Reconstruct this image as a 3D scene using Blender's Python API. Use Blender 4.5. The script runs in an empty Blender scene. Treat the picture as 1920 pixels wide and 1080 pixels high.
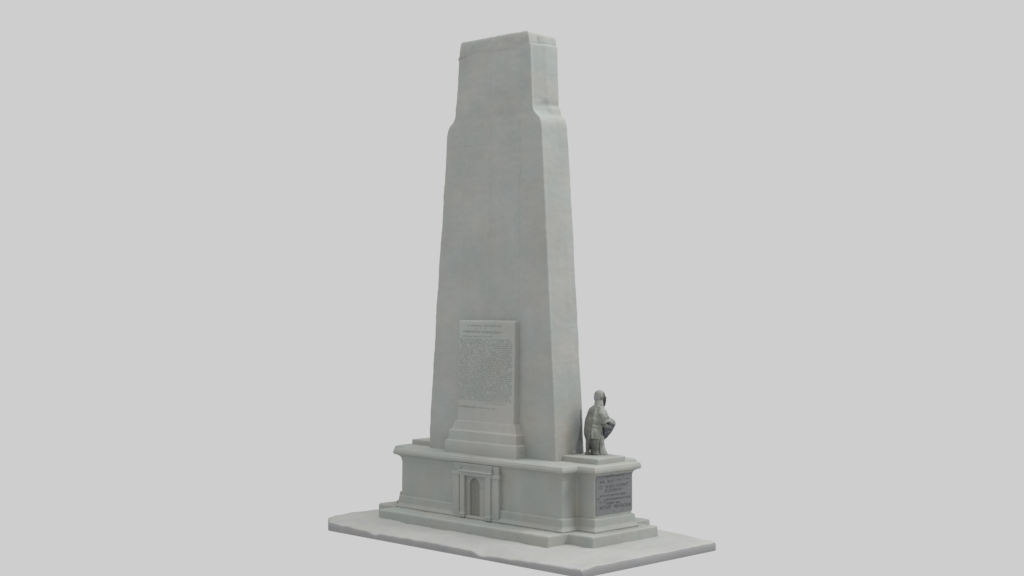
import bpy, bmesh, math, random
from mathutils import Vector, noise as mnoise
random.seed(7)
C = bpy.context.scene.collection
scene = bpy.context.scene

# ------------------------------------------------------------------ helpers
def link(name, verts, faces, mat=None, parent=None, origin=(0, 0, 0), smooth=True):
    o0 = Vector(origin)
    me = bpy.data.meshes.new(name)
    me.from_pydata([tuple(Vector(v) - o0) for v in verts], [], faces)
    me.update()
    bm = bmesh.new(); bm.from_mesh(me)
    bmesh.ops.recalc_face_normals(bm, faces=bm.faces)
    bm.to_mesh(me); bm.free()
    if smooth:
        me.polygons.foreach_set('use_smooth', [True] * len(me.polygons))
    ob = bpy.data.objects.new(name, me)
    C.objects.link(ob)
    if mat: me.materials.append(mat)
    if parent is not None:
        ob.parent = parent
    else:
        ob.location = origin
    return ob

class MB:
    """collects closed solids for one mesh"""
    def __init__(s): s.v = []; s.f = []
    def add(s, v, f):
        k = len(s.v); s.v += [tuple(p) for p in v]; s.f += [tuple(i + k for i in q) for q in f]
        return s
    def box(s, x0, x1, y0, y1, z0, z1):
        v = [(x, y, z) for z in (z0, z1) for x, y in ((x0, y0), (x1, y0), (x1, y1), (x0, y1))]
        return s.add(v, [(3, 2, 1, 0), (4, 5, 6, 7), (0, 1, 5, 4), (1, 2, 6, 5), (2, 3, 7, 6), (3, 0, 4, 7)])
    def loft(s, rings):
        n = len(rings[0]); v = [p for r in rings for p in r]; f = []
        for k in range(len(rings) - 1):
            for i in range(n):
                a = k * n + i; b = k * n + (i + 1) % n
                f.append((a, b, b + n, a + n))
        f.append(tuple(reversed(range(n)))); f.append(tuple(range((len(rings) - 1) * n, len(rings) * n)))
        return s.add(v, f)
    def ell(s, sections, n=20):
        """sections: (x, y, z, rx, ry) horizontal ellipses"""
        return s.loft([[(x + rx * math.cos(2 * math.pi * i / n), y + ry * math.sin(2 * math.pi * i / n), z) for i in range(n)]
                       for x, y, z, rx, ry in sections])
    def tube(s, pts, n=12):
        """pts: ((x,y,z), r) round tube through points"""
        P = [Vector(p) for p, r in pts]; rings = []
        for k, (p, r) in enumerate(pts):
            d = (P[min(k + 1, len(P) - 1)] - P[max(k - 1, 0)]).normalized()
            a = d.cross(Vector((0, 1, 0.01))).normalized(); b = d.cross(a)
            rings.append([tuple(P[k] + a * r * math.cos(2 * math.pi * i / n) + b * r * math.sin(2 * math.pi * i / n)) for i in range(n)])
        return s.loft(rings)

tex_cache = {}
def cloud(size, depth=2):
    if (size, depth) not in tex_cache:
        t = bpy.data.textures.new('wear_noise', 'CLOUDS'); t.noise_scale = size; t.noise_depth = depth
        tex_cache[(size, depth)] = t
    return tex_cache[(size, depth)]

def soften(ob, voxel=0.035, it=6, amps=((0.9, 0.05),), fac=0.5):
    """melts the sharp edges the way the worn stone is worn"""
    m = ob.modifiers.new('wear', 'REMESH'); m.mode = 'VOXEL'; m.voxel_size = voxel; m.use_smooth_shade = True
    if it:
        m = ob.modifiers.new('round', 'SMOOTH'); m.factor = fac; m.iterations = it
    for size, st in amps:
        m = ob.modifiers.new('uneven', 'DISPLACE'); m.texture = cloud(size); m.strength = st; m.mid_level = 0.5
        m.texture_coords = 'GLOBAL'
    return ob

def thing(name, label, cat, loc):
    o = bpy.data.objects.new(name, None); C.objects.link(o); o.location = loc
    o.empty_display_size = 0.5
    o['label'] = label; o['category'] = cat
    return o

# ------------------------------------------------------------------ materials
def nodes_of(name):
    m = bpy.data.materials.new(name); m.use_nodes = True
    nt = m.node_tree; nt.nodes.clear()
    out = nt.nodes.new('ShaderNodeOutputMaterial'); b = nt.nodes.new('ShaderNodeBsdfPrincipled')
    nt.links.new(b.outputs[0], out.inputs[0])
    return m, nt, b

def mathn(nt, op, a, b=None, c=None, clamp=False):
    n = nt.nodes.new('ShaderNodeMath'); n.operation = op; n.use_clamp = clamp
    for i, v in enumerate((a, b, c)):
        if v is None: continue
        if isinstance(v, (int, float)): n.inputs[i].default_value = v
        else: nt.links.new(v, n.inputs[i])
    return n.outputs[0]

def noisen(nt, vec, scale, detail=4, rough=0.55, sc=(1, 1, 1), off=(0, 0, 0)):
    mp = nt.nodes.new('ShaderNodeMapping'); mp.inputs['Scale'].default_value = sc; mp.inputs['Location'].default_value = off
    nt.links.new(vec, mp.inputs['Vector'])
    n = nt.nodes.new('ShaderNodeTexNoise'); n.inputs['Scale'].default_value = scale
    n.inputs['Detail'].default_value = detail; n.inputs['Roughness'].default_value = rough
    nt.links.new(mp.outputs[0], n.inputs['Vector'])
    return n.outputs['Fac']

def mixc(nt, fac, a, b, mode='MIX'):
    n = nt.nodes.new('ShaderNodeMix'); n.data_type = 'RGBA'; n.blend_type = mode
    for i, v in ((0, fac), (6, a), (7, b)):
        if isinstance(v, (int, float)): n.inputs[i].default_value = v
        elif isinstance(v, tuple): n.inputs[i].default_value = (*v, 1)
        else: nt.links.new(v, n.inputs[i])
    return n.outputs[2]

def ramp(nt, v, lo, hi):
    n = nt.nodes.new('ShaderNodeMapRange'); n.inputs[1].default_value = lo; n.inputs[2].default_value = hi
    nt.links.new(v, n.inputs[0]); return n.outputs[0]

def stone(name, cool=(0.395, 0.425, 0.425), warm=(0.43, 0.415, 0.385), streak=0.10, grain=0.05, front_x=(), front_z=(), side_z=(), stain=None, rough=0.85):
    m, nt, b = nodes_of(name)
    geo = nt.nodes.new('ShaderNodeNewGeometry'); pos = geo.outputs['Position']
    sep = nt.nodes.new('ShaderNodeSeparateXYZ'); nt.links.new(pos, sep.inputs[0])
    nrm = nt.nodes.new('ShaderNodeSeparateXYZ'); nt.links.new(geo.outputs['Normal'], nrm.inputs[0])
    big = ramp(nt, noisen(nt, pos, 0.75, 5, 0.6), 0.36, 0.64)
    col = mixc(nt, big, cool, warm)
    blue = ramp(nt, noisen(nt, pos, 1.1, 3, 0.5, off=(7, 3, 1)), 0.55, 0.75)
    col = mixc(nt, mathn(nt, 'MULTIPLY', blue, 0.22), col, (cool[0] * 0.97, cool[1] * 0.975, cool[2] * 1.05))
    # dirt: broad tone, vertical rain streaks, fine grain
    tone = noisen(nt, pos, 0.5, 6, 0.62, off=(2, 9, 4))
    st = noisen(nt, pos, 1.0, 5, 0.6, sc=(3.2, 3.2, 0.22))
    gr = noisen(nt, pos, 14, 6, 0.7)
    k = mathn(nt, 'ADD', 1.0, mathn(nt, 'MULTIPLY', mathn(nt, 'SUBTRACT', tone, 0.5), 0.32))
    k = mathn(nt, 'ADD', k, mathn(nt, 'MULTIPLY', mathn(nt, 'SUBTRACT', st, 0.5), streak * 2))
    k = mathn(nt, 'ADD', k, mathn(nt, 'MULTIPLY', mathn(nt, 'SUBTRACT', gr, 0.5), grain * 2))
    # joints between courses
    brk = ramp(nt, noisen(nt, pos, 0.9, 3, 0.6, off=(1, 5, 2)), 0.38, 0.62)
    wob = mathn(nt, 'MULTIPLY', mathn(nt, 'SUBTRACT', noisen(nt, pos, 0.8, 2), 0.5), 0.16)
    joint = None
    def lines(axis, vals, mask, w, amt):
        nonlocal joint
        for v in vals:
            d = mathn(nt, 'ABSOLUTE', mathn(nt, 'SUBTRACT', mathn(nt, 'ADD', sep.outputs[axis], wob), v))
            l = mathn(nt, 'SUBTRACT', 1.0, mathn(nt, 'DIVIDE', d, w), clamp=True)
            l = mathn(nt, 'MULTIPLY', mathn(nt, 'MULTIPLY', l, mask), amt)
            joint = l if joint is None else mathn(nt, 'MAXIMUM', joint, l)
    fy = mathn(nt, 'GREATER_THAN', mathn(nt, 'ABSOLUTE', nrm.outputs[1]), 0.7)
    fx = mathn(nt, 'GREATER_THAN', mathn(nt, 'ABSOLUTE', nrm.outputs[0]), 0.7)
    if front_x: lines(0, front_x, fy, 0.035, 0.10)
    if front_z: lines(2, front_z, fy, 0.035, 0.08)
    if side_z: lines(2, side_z, fx, 0.03, 0.12)
    if joint is not None:
        joint = mathn(nt, 'MULTIPLY', joint, mathn(nt, 'ADD', 0.15, mathn(nt, 'MULTIPLY', brk, 0.85)))
        k = mathn(nt, 'SUBTRACT', k, joint)
    mul = nt.nodes.new('ShaderNodeVectorMath'); mul.operation = 'SCALE'
    nt.links.new(col, mul.inputs[0]); nt.links.new(k, mul.inputs[3])
    col = mul.outputs[0]
    # yellow-brown damp stains, patchy
    if stain:
        for (cx, cy, cz, rx, ry, rz, amt) in stain:
            mp = nt.nodes.new('ShaderNodeMapping'); mp.vector_type = 'TEXTURE'
            mp.inputs['Location'].default_value = (cx, cy, cz); mp.inputs['Scale'].default_value = (rx, ry, rz)
            nt.links.new(pos, mp.inputs['Vector'])
            ln = nt.nodes.new('ShaderNodeVectorMath'); ln.operation = 'LENGTH'; nt.links.new(mp.outputs[0], ln.inputs[0])
            q = mathn(nt, 'SUBTRACT', 1.0, ln.outputs['Value'], clamp=True)
            q = mathn(nt, 'MULTIPLY', q, ramp(nt, noisen(nt, pos, 2.2, 5, 0.7, off=(cz, cx, cy)), 0.3, 0.65))
            col = mixc(nt, mathn(nt, 'MULTIPLY', q, amt), col, (0.40, 0.365, 0.27))
    nt.links.new(col, b.inputs['Base Color'])
    b.inputs['Roughness'].default_value = rough
    b.inputs['Specular IOR Level'].default_value = 0.25
    bp = nt.nodes.new('ShaderNodeBump'); bp.inputs['Strength'].default_value = 0.25; bp.inputs['Distance'].default_value = 0.03
    h = mathn(nt, 'ADD', mathn(nt, 'MULTIPLY', gr, 0.3), mathn(nt, 'MULTIPLY', noisen(nt, pos, 3.5, 4, 0.6), 0.7))
    if joint is not None: h = mathn(nt, 'SUBTRACT', h, mathn(nt, 'MULTIPLY', joint, 1.5))
    nt.links.new(h, bp.inputs['Height']); nt.links.new(bp.outputs[0], b.inputs['Normal'])
    return m

SIDE_Z = (18.95, 17.95, 15.81, 14.85, 13.35, 11.9, 10.98, 9.78, 8.65, 7.26)
m_shaft = stone('weathered_pale_stone', cool=(0.374, 0.402, 0.387), warm=(0.410, 0.405, 0.384), streak=0.05, front_x=(-10.3, -8.71, -7.0), front_z=(17.45, 16.25), side_z=SIDE_Z,
                stain=[(-4.9, 4.5, 4.4, 0.6, 0.8, 2.0, 0.5), (-6.3, 3.8, 5.0, 0.5, 0.4, 2.2, 0.5)])
m_stone = stone('weathered_grey_stone', cool=(0.382, 0.412, 0.393), warm=(0.414, 0.409, 0.383), streak=0.08,
                stain=[(-3.7, 3.95, 1.6, 0.35, 0.5, 1.6, 0.5), (-6.8, 3.0, 2.0, 0.3, 0.3, 1.2, 0.45)])
m_tablet = stone('tablet_stone', cool=(0.398, 0.43, 0.412), warm=(0.425, 0.418, 0.395), streak=0.05,
                 stain=[(-6.7, 3.7, 4.6, 0.45, 0.45, 1.5, 0.7)])
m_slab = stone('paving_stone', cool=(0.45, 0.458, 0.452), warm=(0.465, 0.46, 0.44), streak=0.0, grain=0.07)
m_slabside = stone('dark_slab_edge', cool=(0.335, 0.34, 0.35), warm=(0.36, 0.355, 0.35), streak=0.0, grain=0.08)  # slab side faces, a darker purplish grey than the top
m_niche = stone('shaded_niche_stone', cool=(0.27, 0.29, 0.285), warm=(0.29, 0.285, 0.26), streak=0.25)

def plain(name, c1, c2, rough, scale=8, metal=0.0, lo=0.35, hi=0.65, bump=0.45, spec=0.4, c3=None):
    m, nt, b = nodes_of(name)
    geo = nt.nodes.new('ShaderNodeNewGeometry'); pos = geo.outputs['Position']
    f = ramp(nt, noisen(nt, pos, scale, 5, 0.6), lo, hi)
    col = mixc(nt, f, c1, c2)
    if c3:
        col = mixc(nt, mathn(nt, 'MULTIPLY', ramp(nt, noisen(nt, pos, scale * 0.6, 3, 0.5, off=(3, 8, 2)), 0.5, 0.7), 0.7), col, c3)
    nt.links.new(col, b.inputs['Base Color'])
    b.inputs['Roughness'].default_value = rough; b.inputs['Metallic'].default_value = metal
    b.inputs['Specular IOR Level'].default_value = spec
    bp = nt.nodes.new('ShaderNodeBump'); bp.inputs['Strength'].default_value = bump; bp.inputs['Distance'].default_value = 0.02
    nt.links.new(noisen(nt, pos, scale * 3, 5, 0.65), bp.inputs['Height']); nt.links.new(bp.outputs[0], b.inputs['Normal'])
    return m
m_coat = plain('grey_green_statue_coat', (0.21, 0.22, 0.2), (0.39, 0.40, 0.365), 0.5, 3.5)
m_dark = plain('dark_statue_bronze', (0.03, 0.033, 0.035), (0.08, 0.085, 0.085), 0.45, 4.0, metal=0.2)
m_body = plain('statue_legs_stone', (0.10, 0.105, 0.097), (0.23, 0.235, 0.21), 0.6, 3.0)
m_under = plain('statue_under_robe', (0.075, 0.08, 0.076), (0.16, 0.165, 0.15), 0.6, 3.0)
m_cape = plain('statue_dark_cape', (0.115, 0.12, 0.108), (0.22, 0.225, 0.2), 0.6, 3.0)
m_capm = plain('statue_cap_stone', (0.27, 0.27, 0.28), (0.33, 0.33, 0.33), 0.45, 5.0, c3=(0.22, 0.26, 0.17))
m_pale = plain('statue_pale_drapery', (0.28, 0.285, 0.265), (0.43, 0.43, 0.40), 0.55, 4.0)
m_drum = plain('statue_drum_skin', (0.20, 0.22, 0.20), (0.30, 0.31, 0.28), 0.5, 4.0)
m_drumside = plain('statue_drum_shell', (0.05, 0.055, 0.062), (0.22, 0.24, 0.27), 0.4, 5.0, metal=0.2, lo=0.42, hi=0.68)
m_relief = plain('relief_drapery_stone', (0.13, 0.14, 0.142), (0.25, 0.265, 0.272), 0.6, 3.0)
m_plaque = plain('slate_plaque', (0.195, 0.203, 0.208), (0.215, 0.222, 0.226), 0.65, 2.0, bump=0.15, c3=(0.19, 0.203, 0.222))
m_ink = plain('engraved_letters', (0.335, 0.36, 0.34), (0.37, 0.39, 0.37), 0.85, 1.5, bump=0)
m_ink2 = plain('engraved_heading', (0.31, 0.33, 0.315), (0.345, 0.36, 0.345), 0.85, 1.5, bump=0)
m_ink3 = plain('dark_plaque_letters', (0.142, 0.148, 0.15), (0.18, 0.186, 0.19), 0.7, 1.5, bump=0)

# ------------------------------------------------------------------ base slab
def lerp_table(t, x):
    if x <= t[0][0]: return t[0][1]
    for (a, va), (b, vb) in zip(t, t[1:]):
        if x <= b:
            u = (x - a) / (b - a); u = u * u * (3 - 2 * u)
            return va + (vb - va) * u
    return t[-1][1]
EDGE_F = [(-15, .42), (-14.4, .395), (-13.2, .345), (-11.9, .32), (-11.42, .225), (-11.0, .295), (-8.2, .31), (-5.7, .29), (-5.1, .17), (-4.4, .22), (-1.8, .29), (-0.2, .31)]
def base_slab():
    nx, ny = 260, 150
    Y1 = 8.3
    def plan(i, j):
        v = j / ny; y = Y1 * v
        xl = lerp_table([(0, -14.43), (0.45, -14.95), (2.4, -15.12), (8.3, -15.2)], y)
        x = xl + (0.03 - xl) * i / nx
        y *= (7.74 + min(0.55, -min(x, 0) * 0.15)) / Y1
        return x, y
    def top(x, y, i, j):
        e = lerp_table(EDGE_F, x)
        base = 0.40 + 0.10 * max(0, min(1, (-11.5 - x) / 3)) - 0.04 * max(0, min(1, (x + 2.5) / 2.5))
        t = min(1, y / 0.9); t = t * t * (3 - 2 * t)
        z = e + (base - e) * t
        z += 0.030 * mnoise.noise(Vector((x * 0.7, y * 0.7, 3))) + 0.024 * mnoise.noise(Vector((x * 2.1, y * 2.1, 9)))
        # worn arrises
        for d in (y, (ny - j) * 0.055, (0.03 - x), (x + 15.2)):
            if d < 0.07: z -= 0.045 * (1 - max(d, 0) / 0.07) ** 2
        return z
    v = []; f = []
    for j in range(ny + 1):
        for i in range(nx + 1):
            x, y = plan(i, j); v.append((x, y, top(x, y, i, j)))
    n = len(v); W = nx + 1
    ring = [i for i in range(W)] + [j * W + nx for j in range(1, ny + 1)] + [ny * W + i for i in range(nx - 1, -1, -1)] + [j * W for j in range(ny - 1, 0, -1)]
    for j in range(ny):
        for i in range(nx):
            a = j * W + i; f.append((a, a + 1, a + W + 1, a + W))
    # side wall in three bands, with a slight batter and a soft lower arris
    rows = [ring]
    for k, (zf, inn) in enumerate(((0.62, -0.015), (0.12, -0.01), (0.0, 0.02))):
        row = []
        for r in ring:
            x, y, z = v[r]
            cx, cy = -7.5, 4.15
            wob = 0.03 * mnoise.noise(Vector((x * 0.9, y * 0.9, k)))
            dx = 0.0; dy = 0.0
            if y < 0.01: dy = inn + wob * (k < 2)
            if y > 7.72 and x < 0.0: dy = -inn
            if x > 0.0: dx = -inn
            if x < -14.4 and y > 0.01: dx = inn
            row.append(len(v)); v.append((x + dx, y + dy, z * zf))
        rows.append(row)
    side0 = None
    for r0, r1 in zip(rows, rows[1:]):
        m = len(r0)
        side0 = len(f) if side0 is None else side0
        for i in range(m): f.append((r0[i], r0[(i + 1) % m], r1[(i + 1) % m], r1[i]))
    f.append(tuple(rows[-1]))
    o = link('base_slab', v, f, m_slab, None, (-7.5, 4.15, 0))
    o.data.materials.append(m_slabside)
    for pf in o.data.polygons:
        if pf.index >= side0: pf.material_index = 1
    o['label'] = 'thin pale stone slab with chipped wavy front edge lying under the whole monument'
    o['category'] = 'slab'
    return o
base_slab()

# ------------------------------------------------------------------ monument
CX, CY = -8.5, 5.0
ORG = (CX, CY, 0.35)
mon = thing('monument', 'tall grey stone pylon monument on a moulded cross-shaped pedestal with an arched doorway', 'monument', ORG)

def cruciform(Hx, Hy, Wx, Wy, z, o=0.0):
    Hx += o; Hy += o; Wx += o; Wy += o
    p = [(-Hx, -Hy), (Hx, -Hy), (Hx, -Wy), (Wx, -Wy), (Wx, Wy), (Hx, Wy), (Hx, Hy), (-Hx, Hy), (-Hx, Wy), (-Wx, Wy), (-Wx, -Wy), (-Hx, -Wy)]
    return [(CX + x, CY + y, z) for x, y in p]

b = MB().loft([cruciform(5.0, 3.03, 6.3, 1.95, z, o) for z, o in ((0.15, 0.015), (0.45, 0.01), (0.82, 0.0))])
soften(link('step', b.v, b.f, m_stone, mon, ORG), 0.04, 5, ((1.3, 0.05), (0.35, 0.015)))

BODY = (4.74, 1.94, 5.66, 1.11)
b = MB().loft([cruciform(*BODY, z, o) for z, o in ((0.9, 0.0), (2.75, 0.0), (3.1, 0.0))])
ped = soften(link('pedestal', b.v, b.f, m_stone, mon, ORG), 0.035, 3, ((1.2, 0.03),))
# base moulding and cornice as separate dressed courses
def notched(z, o, notch):
    r = cruciform(*BODY, z, o); y = r[0][1]; d = y if not notch else CY - BODY[1] + 0.12
    return [r[0], (-9.80, y, z), (-9.78, d, z), (-7.12, d, z), (-7.10, y, z)] + r[1:]
b = MB().loft([notched(z, o, k) for z, o, k in ((0.70, 0.175, 0), (0.82, 0.175, 0), (0.835, 0.205, 0), (0.89, 0.205, 0), (0.90, 0.185, 0), (0.95, 0.145, 0), (0.96, 0.14, 1), (1.01, 0.105, 1), (1.03, 0.10, 1), (1.29, 0.088, 1), (1.325, 0.07, 1), (1.34, 0.01, 1), (1.36, -0.06, 1))])
soften(link('base_moulding', b.v, b.f, m_stone, mon, ORG), 0.022, 2, ((1.2, 0.025), (0.3, 0.01)))
b = MB().loft([cruciform(*BODY, z, o) for z, o in ((2.80, -0.05), (2.83, 0.012), (2.93, 0.016), (3.02, 0.06), (3.07, 0.13), (3.09, 0.15), (3.105, 0.24), (3.13, 0.265), (3.24, 0.275), (3.26, 0.245), (3.29, 0.25), (3.335, 0.235), (3.365, 0.13), (3.385, -0.4))])
soften(link('cornice', b.v, b.f, m_stone, mon, ORG), 0.022, 2, ((1.4, 0.045), (0.4, 0.012)))

# portal in the middle of the front
def pbox(bx0, bx1, y0, z0, z1, mat_name='pilaster', y1=3.15, mat=None, it=3):
    b = MB().box(bx0, bx1, y0, y1, z0, z1)
    return b
PC = -8.5
portal = link('doorway', *(lambda b: (b.v, b.f))(MB().box(-9.3, -8.87, 2.955, 3.2, 0.9, 2.60).box(-8.29, -7.72, 2.955, 3.2, 0.9, 2.60)), m_stone, mon, ORG)
portal.data.clear_geometry()
# surround with arched opening
def surround():
    y0, y1 = 2.955, 3.2
    x0, x1, z0, z1 = -9.25, -7.76, 0.9, 2.62
    ax0, ax1, zs = -8.87, -8.28, 2.14
    n = 16
    arc = [((ax0 + ax1) / 2 - (ax1 - ax0) / 2 * math.cos(math.pi * i / n), zs + 0.34 * math.sin(math.pi * i / n) ** 0.75) for i in range(n + 1)]
    prof = [(x0, z0), (ax0, z0)] + arc + [(ax1, z0), (x1, z0), (x1, z1), (x0, z1)]
    v = [(x, y, z) for y in (y0, y1) for x, z in prof]; N = len(prof)
    f = []
    # triangulate front/back by bmesh later: build as strips from arc to top
    def capf(off):
        q = []
        q.append((off + 0, off + 1, off + 2, off + N - 1))
        for i in range(n // 2): q.append((off + 2 + i, off + 3 + i, off + N - 1))
        top_mid = off + 2 + n // 2
        q.append((top_mid, off + N - 2, off + N - 1))
        for i in range(n // 2, n): q.append((off + 2 + i, off + 3 + i, off + N - 2))
        q.append((off + 2 + n, off + 3 + n, off + 4 + n, off + N - 2))
        return q
    f += capf(0); f += capf(N)
    for i in range(N):
        j = (i + 1) % N
        f.append((i, j, j + N, i + N))
    return v, f
v, f = surround()
bm = bmesh.new(); vs = [bm.verts.new(Vector(p) - Vector(ORG)) for p in v]
for q in f: bm.faces.new([vs[i] for i in q])
bmesh.ops.recalc_face_normals(bm, faces=bm.faces); bm.to_mesh(portal.data); bm.free()
portal.data.polygons.foreach_set('use_smooth', [True] * len(portal.data.polygons))
soften(portal, 0.018, 3, ((0.5, 0.012),))
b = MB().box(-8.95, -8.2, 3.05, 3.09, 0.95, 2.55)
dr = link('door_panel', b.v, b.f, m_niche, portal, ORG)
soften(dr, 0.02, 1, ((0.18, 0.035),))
# imposts: small blocks at the arch springing
for xa, xb in ((-9.25, -8.90), (-8.25, -7.76)):
    b = MB().box(xa, xb, 2.935, 3.1, 2.115, 2.60)
    soften(link('impost', b.v, b.f, m_stone, portal, ORG), 0.018, 3, ((0.5, 0.01),))
for xa, xb in ((-9.30, -9.03), (-7.785, -7.50)):
    b = MB().box(xa, xb, 2.80, 3.15, 0.84, 2.74).box(xa - 0.02, xb + 0.02, 2.775, 3.15, 0.84, 1.02)
    soften(link('pilaster', b.v, b.f, m_stone, portal, ORG), 0.02, 3, ((0.8, 0.02),))
for xa, xb in ((-9.815, -9.42), (-7.52, -7.09)):
    cap_a, cap_b = (xa - 0.03, xb + 0.13) if xa < -9 else (xa, xb + 0.06)
    b = MB().box(xa, xb, 2.88, 3.15, 0.84, 2.72).box(cap_a, cap_b, 2.845, 3.15, 2.56, 2.74)
    pts = [(2.70, -0.02, 2.93), (2.80, -0.05, 2.93), (2.90, -0.03, 2.92), (3.0, 0.01, 2.89), (3.085, 0.02, 2.86), (3.095, 0.0, 2.92), (3.18, 0.0, 2.94)]
    xc = cap_b if xa < -9 else xb
    b.loft([[(xa - o, y, z), (xc + o, y, z), (xc + o, 3.2, z), (xa - o, 3.2, z)] for z, o, y in pts])
    soften(link('side_block', b.v, b.f, m_stone, portal, ORG), 0.02, 3, ((0.8, 0.02),))
b = MB().box(-9.30, -7.46, 2.80, 3.15, 2.58, 2.735)
b.loft([[(-9.30 + (-o), y, z), (-7.46 + o, y, z), (-7.46 + o, 3.15, z), (-9.30 - o, 3.15, z)]
        for z, o, y in ((2.71, 0.02, 2.77), (2.755, 0.04, 2.74), (2.79, 0.03, 2.755), (2.805, -0.03, 2.86), (2.88, -0.05, 2.88), (2.95, -0.02, 2.86), (3.0, 0.03, 2.83), (3.085, 0.04, 2.82), (3.095, 0.0, 2.88), (3.18, 0.0, 2.88))])
soften(link('lintel', b.v, b.f, m_stone, portal, ORG), 0.018, 3, ((0.8, 0.015),))

# shaft
SX = -8.6
PROF = [  # z, half width, front y, rear y, pilaster start y, pilaster projection
    (3.25, 3.76, 3.84, 5.40, 4.85, 0.05), (6.0, 3.62, 3.86, 5.40, 4.86, 0.05), (9.0, 3.39, 3.90, 5.42, 4.92, 0.06), (12.15, 3.15, 3.95, 5.44, 4.97, 0.07),
    (15.2, 2.91, 4.01, 5.46, 5.02, 0.08), (16.75, 2.80, 4.02, 5.45, 5.03, 0.08), (16.98, 2.76, 4.02, 5.45, 5.0, 0.08), (17.15, 2.68, 4.02, 5.45, 4.9, 0.07),
    (17.3, 2.50, 4.03, 5.45, 4.86, 0.10), (17.42, 2.37, 4.03, 5.46, 4.80, 0.20), (17.58, 2.30, 4.03, 5.46, 4.80, 0.22), (17.70, 2.28, 4.03, 5.46, 4.82, 0.13), (17.9, 2.27, 4.035, 5.44, 4.70, 0.17),
    (19.0, 2.20, 4.05, 5.46, 4.69, 0.17), (20.12, 2.13, 4.07, 5.48, 4.68, 0.17), (20.2, 2.11, 4.08, 5.48, 4.68, 0.16)]
def sring(z, hx, yf, yr, ym, p):
    return [(SX - hx, yf, z), (SX + hx, yf, z), (SX + hx, yf + 0.08, z), (SX + hx - 0.03, yf + 0.14, z), (SX + hx + p * 0.55, ym - 0.08, z), (SX + hx + p, ym + 0.10, z), (SX + hx + p, yr, z), (SX + hx, yr + 0.1, z),
            (SX - hx, yr + 0.1, z), (SX - hx - p, yr, z), (SX - hx - p, ym + 0.10, z), (SX - hx - p * 0.55, ym - 0.08, z), (SX - hx + 0.03, yf + 0.14, z), (SX - hx, yf + 0.08, z)]
b = MB().loft([sring(*p) for p in PROF])
b.box(SX - 2.24, SX - 2.0, 4.1, 4.5, 19.92, 20.1)
shaft = soften(link('shaft', b.v, b.f, m_shaft, mon, ORG), 0.04, 4, ((2.2, 0.07), (0.6, 0.025), (0.25, 0.015)))
caps = [(20.05, 2.07, 4.085, 5.48), (20.25, 2.07, 4.07, 5.50), (20.5, 2.03, 4.06, 5.52), (20.66, 2.0, 4.07, 5.50), (20.73, 1.93, 4.12, 5.30)]
def cring(z, hx, yf, yr):
    dip = 0.10 if z > 20.6 else 0.03
    return [(SX - hx, yf, z), (SX + hx, yf, z), (SX + hx, 4.55, z - dip * 0.4), (SX + hx + 0.09, 4.62, z - dip), (SX + hx + 0.19, 4.85, z - dip), (SX + hx + 0.20, yr - 0.1, z - dip), (SX + hx + 0.16, yr, z - dip * 1.3),
            (SX - hx, yr, z), (SX - hx, 5.0, z), (SX - hx, 4.5, z)]
b = MB().loft([cring(*c) for c in caps])
soften(link('cap', b.v, b.f, m_shaft, shaft, ORG), 0.035, 6, ((1.2, 0.05), (0.4, 0.04)))

# low plinth blocks left and right of the shaft
b = MB().box(-14.0, -11.9, 4.3, 5.75, 3.3, 3.6)
soften(link('plinth_block', b.v, b.f, m_stone, mon, ORG), 0.03, 4, ((1.0, 0.03),))
b = MB().box(-5.1, -2.99, 4.24, 5.90, 3.3, 3.61)
soften(link('plinth_block', b.v, b.f, m_stone, mon, ORG), 0.03, 3, ((1.0, 0.03),))

# dark drapery carved in relief against the shaft's end, and loose carved lumps at its foot
b = MB()
rows = []
for k, (z, a, bb, px) in enumerate(((3.58, 4.84, 5.35, 0.05), (3.8, 4.86, 5.35, 0.06), (4.0, 4.96, 5.36, 0.05), (4.3, 5.10, 5.36, 0.04), (4.6, 5.22, 5.36, 0.035), (4.9, 5.28, 5.36, 0.02), (5.1, 5.25, 5.36, 0.03), (5.3, 5.29, 5.37, 0.02), (5.4, 5.32, 5.37, 0.0))):
    hx = 3.76 - (z - 3.25) * 0.052
    x = SX + hx
    rows.append([(x - 0.05, a, z), (x + px * 0.9 + .05, a + (bb - a) * 0.3, z), (x + px + 0.08, (a + bb) / 2 + 0.04, z), (x + px + .05, bb, z), (x - 0.05, bb, z)])
b.loft(rows)
soften(link('relief_drapery', b.v, b.f, m_relief, mon, ORG), 0.02, 2, ((0.2, 0.05),))
b = MB()
for (y, z, r) in ((4.92, 3.68, 0.10), (5.04, 3.65, 0.08), (4.84, 3.70, 0.07), (5.10, 3.70, 0.07)):
    b.ell([(-4.86, y, z - r, 0.02, 0.02), (-4.85, y, z - r * 0.5, r * .9, r * .9), (-4.86, y, z + r * 0.4, r * .8, r * .8), (-4.86, y, z + r, 0.03, 0.03)], 10)
soften(link('relief_foot', b.v, b.f, m_stone, mon, ORG), 0.02, 2, ((0.2, 0.03),))

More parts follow.
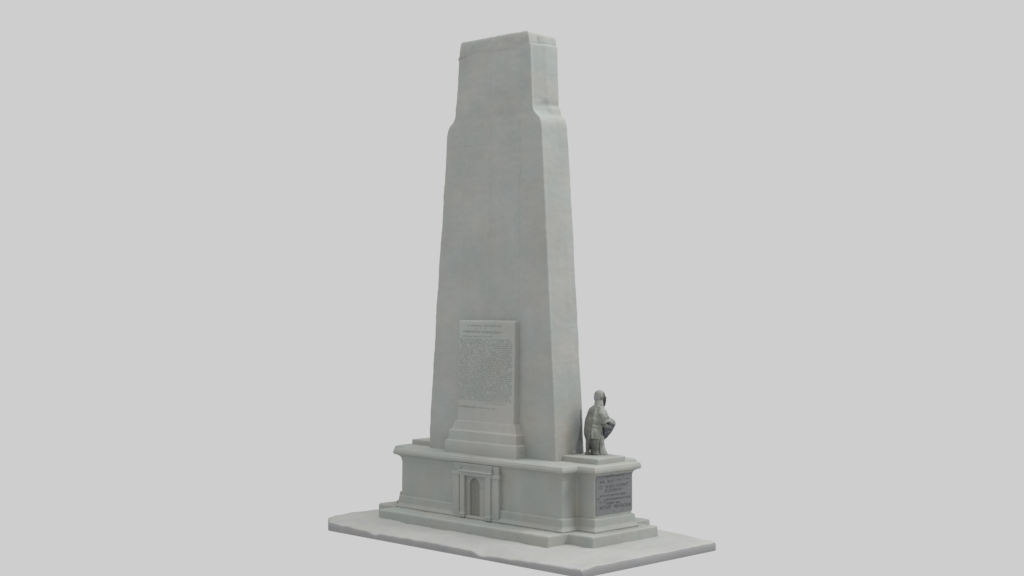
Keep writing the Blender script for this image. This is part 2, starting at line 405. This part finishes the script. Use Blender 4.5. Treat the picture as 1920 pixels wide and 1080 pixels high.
# ------------------------------------------------------------------ tablet
TX = -8.6
TORG = (TX, 3.6, 3.35)
tab = thing('inscribed_tablet', 'upright pale stone tablet covered in tiny writing on a three-stepped foot against the shaft', 'tablet', TORG)
def tring(xa, xb, y, z): return [(xa, y, z), (xb, y, z), (xb, 4.0, z), (xa, 4.0, z)]
b = MB().loft([tring(-10.27, -6.90, 3.54, 4.6), tring(-10.25, -6.91, 3.56, 5.0), tring(-10.24, -6.93, 3.63, 8.85), tring(-10.20, -6.96, 3.66, 8.93)])
slab_o = soften(link('inscribed_panel', b.v, b.f, m_tablet, tab, TORG), 0.03, 3, ((1.0, 0.03),))
b = MB()
b.loft([tring(-10.34, -6.85, 3.52, 4.74), tring(-10.53, -6.70, 3.47, 4.34), tring(-10.58, -6.68, 3.46, 4.25)])
b.loft([tring(-10.62, -6.64, 3.41, 4.32), tring(-10.64, -6.63, 3.39, 4.02), tring(-10.66, -6.61, 3.38, 3.80)])
b.loft([tring(-10.72, -6.55, 3.31, 3.895), tring(-10.76, -6.52, 3.28, 3.70), tring(-10.76, -6.50, 3.26, 3.30)])
soften(link('stepped_foot', b.v, b.f, m_tablet, tab, TORG), 0.024, 1, ((1.0, 0.03),))

# writing: rows of tiny cut letter strokes (the photograph's own lettering is too fine to read)
def strokes(rows, plane, seed, wr=0.2):
    """rows: (a0, a1, z0, z1, height, cell, density). plane(a, z) -> point."""
    rnd = random.Random(seed); v = []; f = []
    for (a0, a1, z0, z1, h, cell, dens) in rows:
        a = a0
        while a < a1:
            if rnd.random() > dens: a += cell * rnd.uniform(0.7, 1.6); continue
            zc = z0 + (z1 - z0) * (a - a0) / (a1 - a0)
            w = cell * 0.72
            kind = rnd.randrange(6)
            S = {0: [(0, 0, 0, 1), (1, 0, 1, 1), (0, .5, 1, .5)], 1: [(0, 0, 0, 1), (0, 1, 1, 1), (0, 0, 1, 0)], 2: [(0, 1, 1, 1), (.5, 0, .5, 1)],
                 3: [(0, 0, .5, 1), (.5, 1, 1, 0), (.2, .4, .8, .4)], 4: [(0, 0, 0, 1), (0, 1, 1, .5), (1, .5, 0, .4), (.3, .4, 1, 0)],
                 5: [(0, 0, 0, 1), (0, 1, 1, 0), (1, 0, 1, 1)]}[kind]
            t = h * wr
            for (x0, y0, x1, y1) in S:
                dx, dy = (x1 - x0) * w, (y1 - y0) * h; L = math.hypot(dx, dy); nx, ny = -dy / L * t / 2, dx / L * t / 2
                k = len(v)
                for (px, py) in ((x0 * w + nx, y0 * h + ny), (x1 * w + nx, y1 * h + ny), (x1 * w - nx, y1 * h - ny), (x0 * w - nx, y0 * h - ny)):
                    v.append(plane(a + px, zc + py - h / 2))
                f.append((k, k + 1, k + 2, k + 3))
            a += cell
    return v, f
def wrap(ob, target, off):
    m = ob.modifiers.new('on_surface', 'SHRINKWRAP'); m.target = target; m.wrap_method = 'PROJECT'
    m.offset = off
    return m
tplane = lambda a, z: (a, 3.45, z)
rows = []
z = 8.13
for k in range(31):
    a1 = -7.06 if k % 7 else -7.2
    dn = 0.86
    rows.append((-10.17 + (0.1 if k % 9 == 4 else 0), a1, z, z, 0.05, 0.042, dn)); z -= 0.0835
rows.append((-8.6, -7.35, 5.52, 5.52, 0.045, 0.042, 0.8))
v, f = strokes(rows, tplane, 3, 0.22)
t1 = link('inscription', v, f, m_ink, slab_o, TORG, smooth=False)
rows = [(-9.67, -7.72, 8.70, 8.70, 0.055, 0.05, .9), (-9.2, -9.0, 8.58, 8.60, 0.04, 0.05, .9), (-8.95, -8.3, 8.60, 8.60, 0.03, 0.05, .6),
        (-9.95, -7.55, 8.455, 8.43, 0.07, 0.05, .92), (-9.1, -8.0, 8.36, 8.36, 0.03, 0.05, .6), (-10.0, -8.23, 8.25, 8.25, 0.045, 0.05, .85),
        (-10.17, -9.2, 5.32, 5.32, 0.07, 0.05, .95), (-9.12, -7.95, 5.31, 5.31, 0.045, 0.05, .9)]
v, f = strokes(rows, tplane, 5, 0.24)
# flourish of the signature
k = len(v)
v += [tplane(-9.27, 5.24), tplane(-9.24, 5.24), tplane(-9.13, 5.42), tplane(-9.16, 5.42)]; f.append((k, k + 1, k + 2, k + 3))
t2 = link('inscription', v, f, m_ink2, slab_o, TORG, smooth=False)
for t in (t1, t2):
    m = wrap(t, slab_o, 0.004); m.use_project_x = False; m.use_project_y = True; m.use_project_z = False
    m.use_positive_direction = True; m.use_negative_direction = True

# ------------------------------------------------------------------ plaque on the right end
b = MB().add([(-2.86, 3.95, 1.46), (-2.86, 6.07, 1.47), (-2.86, 6.07, 3.06), (-2.86, 3.95, 3.04), (-2.80, 3.95, 1.46), (-2.80, 6.07, 1.47), (-2.80, 6.07, 3.06), (-2.80, 3.95, 3.04)],
             [(0, 1, 2, 3), (4, 5, 6, 7), (0, 1, 5, 4), (1, 2, 6, 5), (2, 3, 7, 6), (3, 0, 4, 7)])
plq = link('plaque', b.v, b.f, m_plaque, mon, ORG, smooth=False)
pl = lambda a, z: (-2.7955, a, z)
rows = [(4.3, 5.6, 2.93, 2.90, .07, .09, .8), (4.15, 4.95, 2.72, 2.72, .12, .10, .95), (5.0, 5.85, 2.75, 2.73, .09, .10, .6), (4.1, 5.9, 2.53, 2.53, .14, .11, .93),
        (4.45, 5.35, 2.37, 2.37, .12, .10, .95), (5.4, 5.65, 2.38, 2.38, .05, .08, .7), (4.15, 5.7, 2.19, 2.17, .08, .08, .95), (4.0, 4.1, 2.09, 2.09, .08, .08, 1),
        (4.4, 6.0, 2.03, 2.01, .085, .075, .98), (4.05, 4.45, 1.95, 1.95, .08, .07, .6), (4.5, 5.3, 1.88, 1.86, .12, .10, .85), (4.15, 6.0, 1.73, 1.71, .15, .11, .93), (4.9, 5.5, 1.55, 1.55, .05, .08, .6)]
rows = [(a, b_, c, d, h * 0.85, e * 0.8, g) for a, b_, c, d, h, e, g in rows]
v, f = strokes(rows, pl, 11, 0.2)
link('inscription', v, f, m_ink3, plq, ORG, smooth=False)

# ------------------------------------------------------------------ statue
SORG = Vector((-4.05, 5.28, 3.60))
st = thing('statue', 'dark statue of a standing figure in belted coat and cap, holding a drum', 'statue', SORG)
st.rotation_euler = (0, 0, math.radians(57)); st.scale = (1.09, 1.09, 1.09)
S = 0.00268
X = lambda px: (px - 275) * S
Z = lambda py: (982 - py) * S
def local(name, b, mat, parent, voxel=0.018, it=3, amps=((0.25, 0.03),)):
    ob = link(name, b.v, b.f, mat, parent)
    soften(ob, voxel, it, ())
    for size, s_ in amps:
        m = ob.modifiers.new('folds', 'DISPLACE'); m.texture = cloud(size); m.strength = s_; m.mid_level = 0.5; m.texture_coords = 'LOCAL'
    return ob
# body: one continuous figure (head, neck, chest, arms, hands, legs, feet)
b = MB()
hx = X(342)
b.ell([(hx, 0, Z(255), 0.10, 0.09), (hx + 0.01, 0, Z(225), 0.16, 0.14), (hx, 0, Z(190), 0.195, 0.165), (hx - 0.01, 0, Z(160), 0.20, 0.17), (hx - 0.01, 0, Z(130), 0.17, 0.15), (hx - 0.01, 0, Z(112), 0.10, 0.09)])
b.ell([(X(335), 0, Z(330), 0.17, 0.17), (X(335), 0, Z(270), 0.15, 0.14), (X(340), 0, Z(235), 0.13, 0.12)])
# nose, brow
b.tube([((X(405), 0, Z(185)), 0.03), ((X(428), 0, Z(207)), 0.035), ((X(415), 0, Z(222)), 0.02)], 8)
# ears
for sy in (-1, 1):
    b.tube([((X(345), sy * 0.16, Z(225)), 0.02), ((X(348), sy * 0.18, Z(205)), 0.035), ((X(345), sy * 0.16, Z(185)), 0.02)], 8)
b.ell([(X(250), 0, Z(740), 0.22, 0.27), (X(265), 0, Z(600), 0.27, 0.29), (X(290), 0, Z(450), 0.27, 0.31), (X(315), 0, Z(350), 0.20, 0.28), (X(330), 0, Z(305), 0.13, 0.16)])
for sy in (-1, 1):
    # shoulder, elbow, wrist; the forearms reach round the drum
    b.tube([((X(320), sy * 0.24, Z(340)), 0.10), ((X(345), sy * 0.36, Z(420)), 0.10), ((X(365), sy * 0.39, Z(530)), 0.085), ((X(380), sy * 0.38, Z(570)), 0.085),
            ((X(415), sy * 0.33, Z(590)), 0.075), ((X(455), sy * 0.24, Z(600)), 0.06)], 12)
    b.ell([(X(450), sy * 0.22, Z(622), 0.04, 0.04), (X(460), sy * 0.21, Z(605), 0.075, 0.05), (X(463), sy * 0.20, Z(588), 0.05, 0.04)], 10)
    for q in range(4):
        z0 = Z(588 + q * 10)
        b.tube([((X(465), sy * 0.21, z0), 0.018), ((X(486), sy * 0.17, z0 - 0.005), 0.017), ((X(495), sy * 0.11, z0 - 0.012), 0.014)], 6)
    b.tube([((X(455), sy * 0.2, Z(585)), 0.02), ((X(470), sy * 0.16, Z(572)), 0.017)], 6)
# legs
b.tube([((X(200), -0.0, Z(700)), 0.13), ((X(190), 0.06, Z(770)), 0.115), ((X(186), 0.08, Z(850)), 0.095), ((X(180), 0.08, Z(920)), 0.075), ((X(172), 0.08, Z(965)), 0.07)], 14)
b.tube([((X(285), -0.10, Z(700)), 0.15), ((X(275), -0.13, Z(770)), 0.135), ((X(270), -0.14, Z(850)), 0.115), ((X(268), -0.14, Z(920)), 0.09), ((X(262), -0.14, Z(965)), 0.085)], 14)
for (fx, fy) in ((172, 0.08), (262, -0.14)):
    b.tube([((X(fx - 28), fy, Z(968)), 0.05), ((X(fx), fy, Z(962)), 0.075), ((X(fx + 30), fy - 0.01, Z(966)), 0.065), ((X(fx + 62), fy - 0.02, Z(972)), 0.045)], 12)
body = local('figure_body', b, m_body, st, 0.016, 2, ((0.3, 0.015),))
# coat: belted, hanging skirt, short sleeve with pale rim
b = MB()
def fold_ring(x, z, rx, ry, amp, n=48, ph=0.0, k=11):
    r = []
    for i in range(n):
        a = 2 * math.pi * i / n
        q = 1 + amp * math.sin(k * a + ph)
        r.append((x + rx * q * math.cos(a), ry * q * math.sin(a), z))
    return r
sec = [(250, 752, 92, 0.33, .12), (250, 700, 98, 0.34, .11), (255, 640, 104, 0.335, .05), (258, 605, 116, 0.33, .015), (270, 570, 122, 0.33, .0), (280, 520, 128, 0.34, .01), (290, 460, 120, 0.35, .012),
       (303, 400, 108, 0.34, .01), (312, 350, 90, 0.31, .0), (322, 315, 74, 0.23, .0), (328, 290, 62, 0.17, .0), (332, 268, 55, 0.15, .0)]
b.loft([fold_ring(X(x), Z(py), r * S, ry, am) for x, py, r, ry, am in sec])
for sy in (-1, 1):
    b.tube([((X(325), sy * 0.22, Z(335)), 0.13), ((X(345), sy * 0.34, Z(400)), 0.155), ((X(372), sy * 0.40, Z(470)), 0.165), ((X(392), sy * 0.40, Z(512)), 0.165)], 16)
coat = local('coat', b, m_coat, st, 0.016, 1, ((0.2, 0.075), (0.08, 0.02)))
b = MB()


n = 40
def band(b, cx, cz, rx, ry, h, t, tilt=0.0, cy=0.0):
    rings = []
    for (dz, rr) in ((-h, 0), (-h, t), (h, t), (h, 0)):
        rings.append([(cx + (rx + rr) * math.cos(2 * math.pi * i / n), cy + (ry + rr) * math.sin(2 * math.pi * i / n), cz + dz + tilt * math.cos(2 * math.pi * i / n)) for i in range(n)])
    v = [p for r in rings for p in r]; f = []
    for k in range(4):
        for i in range(n):
            a = k * n + i; c = k * n + (i + 1) % n; k2 = ((k + 1) % 4) * n
            f.append((a, c, k2 + (i + 1) % n, k2 + i))
    b.add(v, f)
band(b, X(268), Z(580), 121 * S, 0.325, 0.04, 0.035)
local('belt', b, m_coat, coat, 0.014, 1, ((0.15, 0.01),))
for sy in (-1, 1):
    b = MB().tube([((X(388), sy * 0.405, Z(497)), 0.165), ((X(391), sy * 0.405, Z(503)), 0.182), ((X(396), sy * 0.405, Z(514)), 0.182), ((X(398), sy * 0.405, Z(519)), 0.165)], 20)
    local('sleeve_cuff', b, m_pale, coat, 0.014, 1, ((0.15, 0.01),))
# long cape falling down the back
b = MB()
cape = []
for (py, xb, w, ry) in ((315, 262, 34, 0.18), (350, 225, 45, 0.24), (400, 200, 50, 0.28), (480, 172, 50, 0.30), (560, 157, 48, 0.31), (640, 152, 42, 0.31), (700, 152, 38, 0.30), (745, 162, 30, 0.27), (772, 172, 16, 0.20)):
    cape.append(fold_ring(X(xb + w - 22), Z(py), w * S, ry, 0.04, 40, 0.5, 11))
b.loft(list(reversed(cape)))
local('cape', b, m_cape, st, 0.016, 2, ((0.2, 0.03),))
b = MB().loft([fold_ring(X(x), Z(py), r * S, 0.17, 0.06, 40, 0.2, 9) for x, py, r in ((262, 972, 40), (262, 930, 44), (262, 860, 52), (258, 790, 62), (255, 730, 70))])
b.v = [(x, y + 0.05, z) for x, y, z in b.v]
local('under_robe', b, m_under, st, 0.016, 2, ((0.15, 0.04),))
# collar / scarf
b = MB().ell([(X(325), 0, Z(312), 0.19, 0.19), (X(330), 0, Z(285), 0.168, 0.165), (X(331), 0, Z(250), 0.163, 0.155), (X(332), 0, Z(225), 0.16, 0.145)])
local('collar', b, m_pale, st, 0.016, 2, ((0.2, 0.02),))
# cap
b = MB().ell([(X(326), 0, Z(234), 0.165, 0.155), (X(329), 0, Z(215), 0.182, 0.172), (X(336), 0, Z(180), 0.198, 0.185), (X(338), 0, Z(148), 0.188, 0.175), (X(337), 0, Z(122), 0.15, 0.145), (X(336), 0, Z(106), 0.10, 0.10), (X(335), 0, Z(99), 0.03, 0.03)])
local('cap', b, m_capm, st, 0.016, 2, ((0.2, 0.02),))
# beard and dark face hair
b = MB().ell([(X(405), 0, Z(322), 0.02, 0.03), (X(404), 0, Z(295), 0.045, 0.07), (X(403), 0, Z(262), 0.06, 0.10), (X(400), 0, Z(235), 0.075, 0.13), (X(402), 0, Z(210), 0.07, 0.13), (X(407), 0, Z(190), 0.05, 0.11), (X(408), 0, Z(180), 0.02, 0.06)])
local('beard', b, m_dark, st, 0.014, 2, ((0.08, 0.03),))
# drum: pale rounded top, dark tapering shell hanging before the belly
def oval(c, u, w, ru, rw, n=24):
    c = Vector(c); return [tuple(c + u * ru * math.cos(2 * math.pi * i / n) + w * rw * math.sin(2 * math.pi * i / n)) for i in range(n)]
ax = Vector((-0.42, 0, -0.9)).normalized(); w_ = Vector((0, 1, 0)); u_ = w_.cross(ax).normalized()
c0 = Vector((X(492), 0.03, Z(525)))
b = MB().loft([oval(c0 + ax * t, u_, w_, r, r * 1.05) for t, r in ((-0.0, 0.19), (0.06, 0.23), (0.2, 0.225), (0.42, 0.19), (0.60, 0.15), (0.70, 0.10))])
drum = local('drum', b, m_drumside, st, 0.016, 2, ((0.15, 0.03),))
b = MB().loft([oval(c0 + ax * t, u_, w_, r, r * 1.05) for t, r in ((-0.11, 0.05), (-0.09, 0.13), (-0.04, 0.20), (0.05, 0.24), (0.085, 0.22))])
local('drum_head', b, m_drum, drum, 0.014, 2, ((0.15, 0.015),))
# support under the drum: pale drapery over a stump, flaring to the plinth
b = MB()
b.loft([fold_ring(X(x), Z(py), r * S, r * S * 0.95, am, 40, 0.3, 8) for x, py, r, am in
        ((390, 985, 66, .05), (386, 965, 66, .06), (376, 930, 55, .06), (367, 880, 46, .05), (362, 830, 42, .04), (362, 790, 44, .03), (372, 740, 46, .02), (380, 700, 44, .0), (385, 640, 36, 0))])
local('draped_support', b, m_pale, st, 0.018, 2, ((0.2, 0.04), (0.07, 0.012)))

# ------------------------------------------------------------------ world, lamps, camera
w = bpy.data.worlds.new('World'); scene.world = w; w.use_nodes = True
bg = w.node_tree.nodes['Background']; bg.inputs[0].default_value = (0.617, 0.617, 0.617, 1); bg.inputs[1].default_value = 1.0

def area(name, d, dist, size, power, col=(1, 1, 1), target=(-8, 4.5, 9)):
    L = bpy.data.lights.new(name, 'AREA'); L.shape = 'DISK'; L.size = size; L.energy = power; L.color = col
    o = bpy.data.objects.new(name, L); C.objects.link(o)
    d = Vector(d).normalized(); o.location = Vector(target) + d * dist
    o.rotation_euler = d.to_track_quat('Z', 'Y').to_euler()
    return o
area('key_lamp', (0.80, 0.38, 0.72), 60, 26, 14300)
area('top_lamp', (0.05, -0.12, 1.0), 60, 35, 14500)

cam = bpy.data.cameras.new('camera'); co = bpy.data.objects.new('camera', cam); C.objects.link(co)
cam.lens = 50.025; cam.sensor_width = 36; cam.clip_end = 500
co.location = (33.6787, -37.1242, 9.8794)
p = math.radians(0.372)
fw = Vector((-math.sqrt(.5) * math.cos(p), math.sqrt(.5) * math.cos(p), math.sin(p)))
co.rotation_euler = fw.to_track_quat('-Z', 'Y').to_euler()
scene.camera = co
scene.render.engine = 'CYCLES'
vs_ = scene.view_settings; vs_.view_transform = 'Standard'; vs_.look = 'None'; vs_.exposure = 0; vs_.gamma = 1; vs_.use_curve_mapping = False
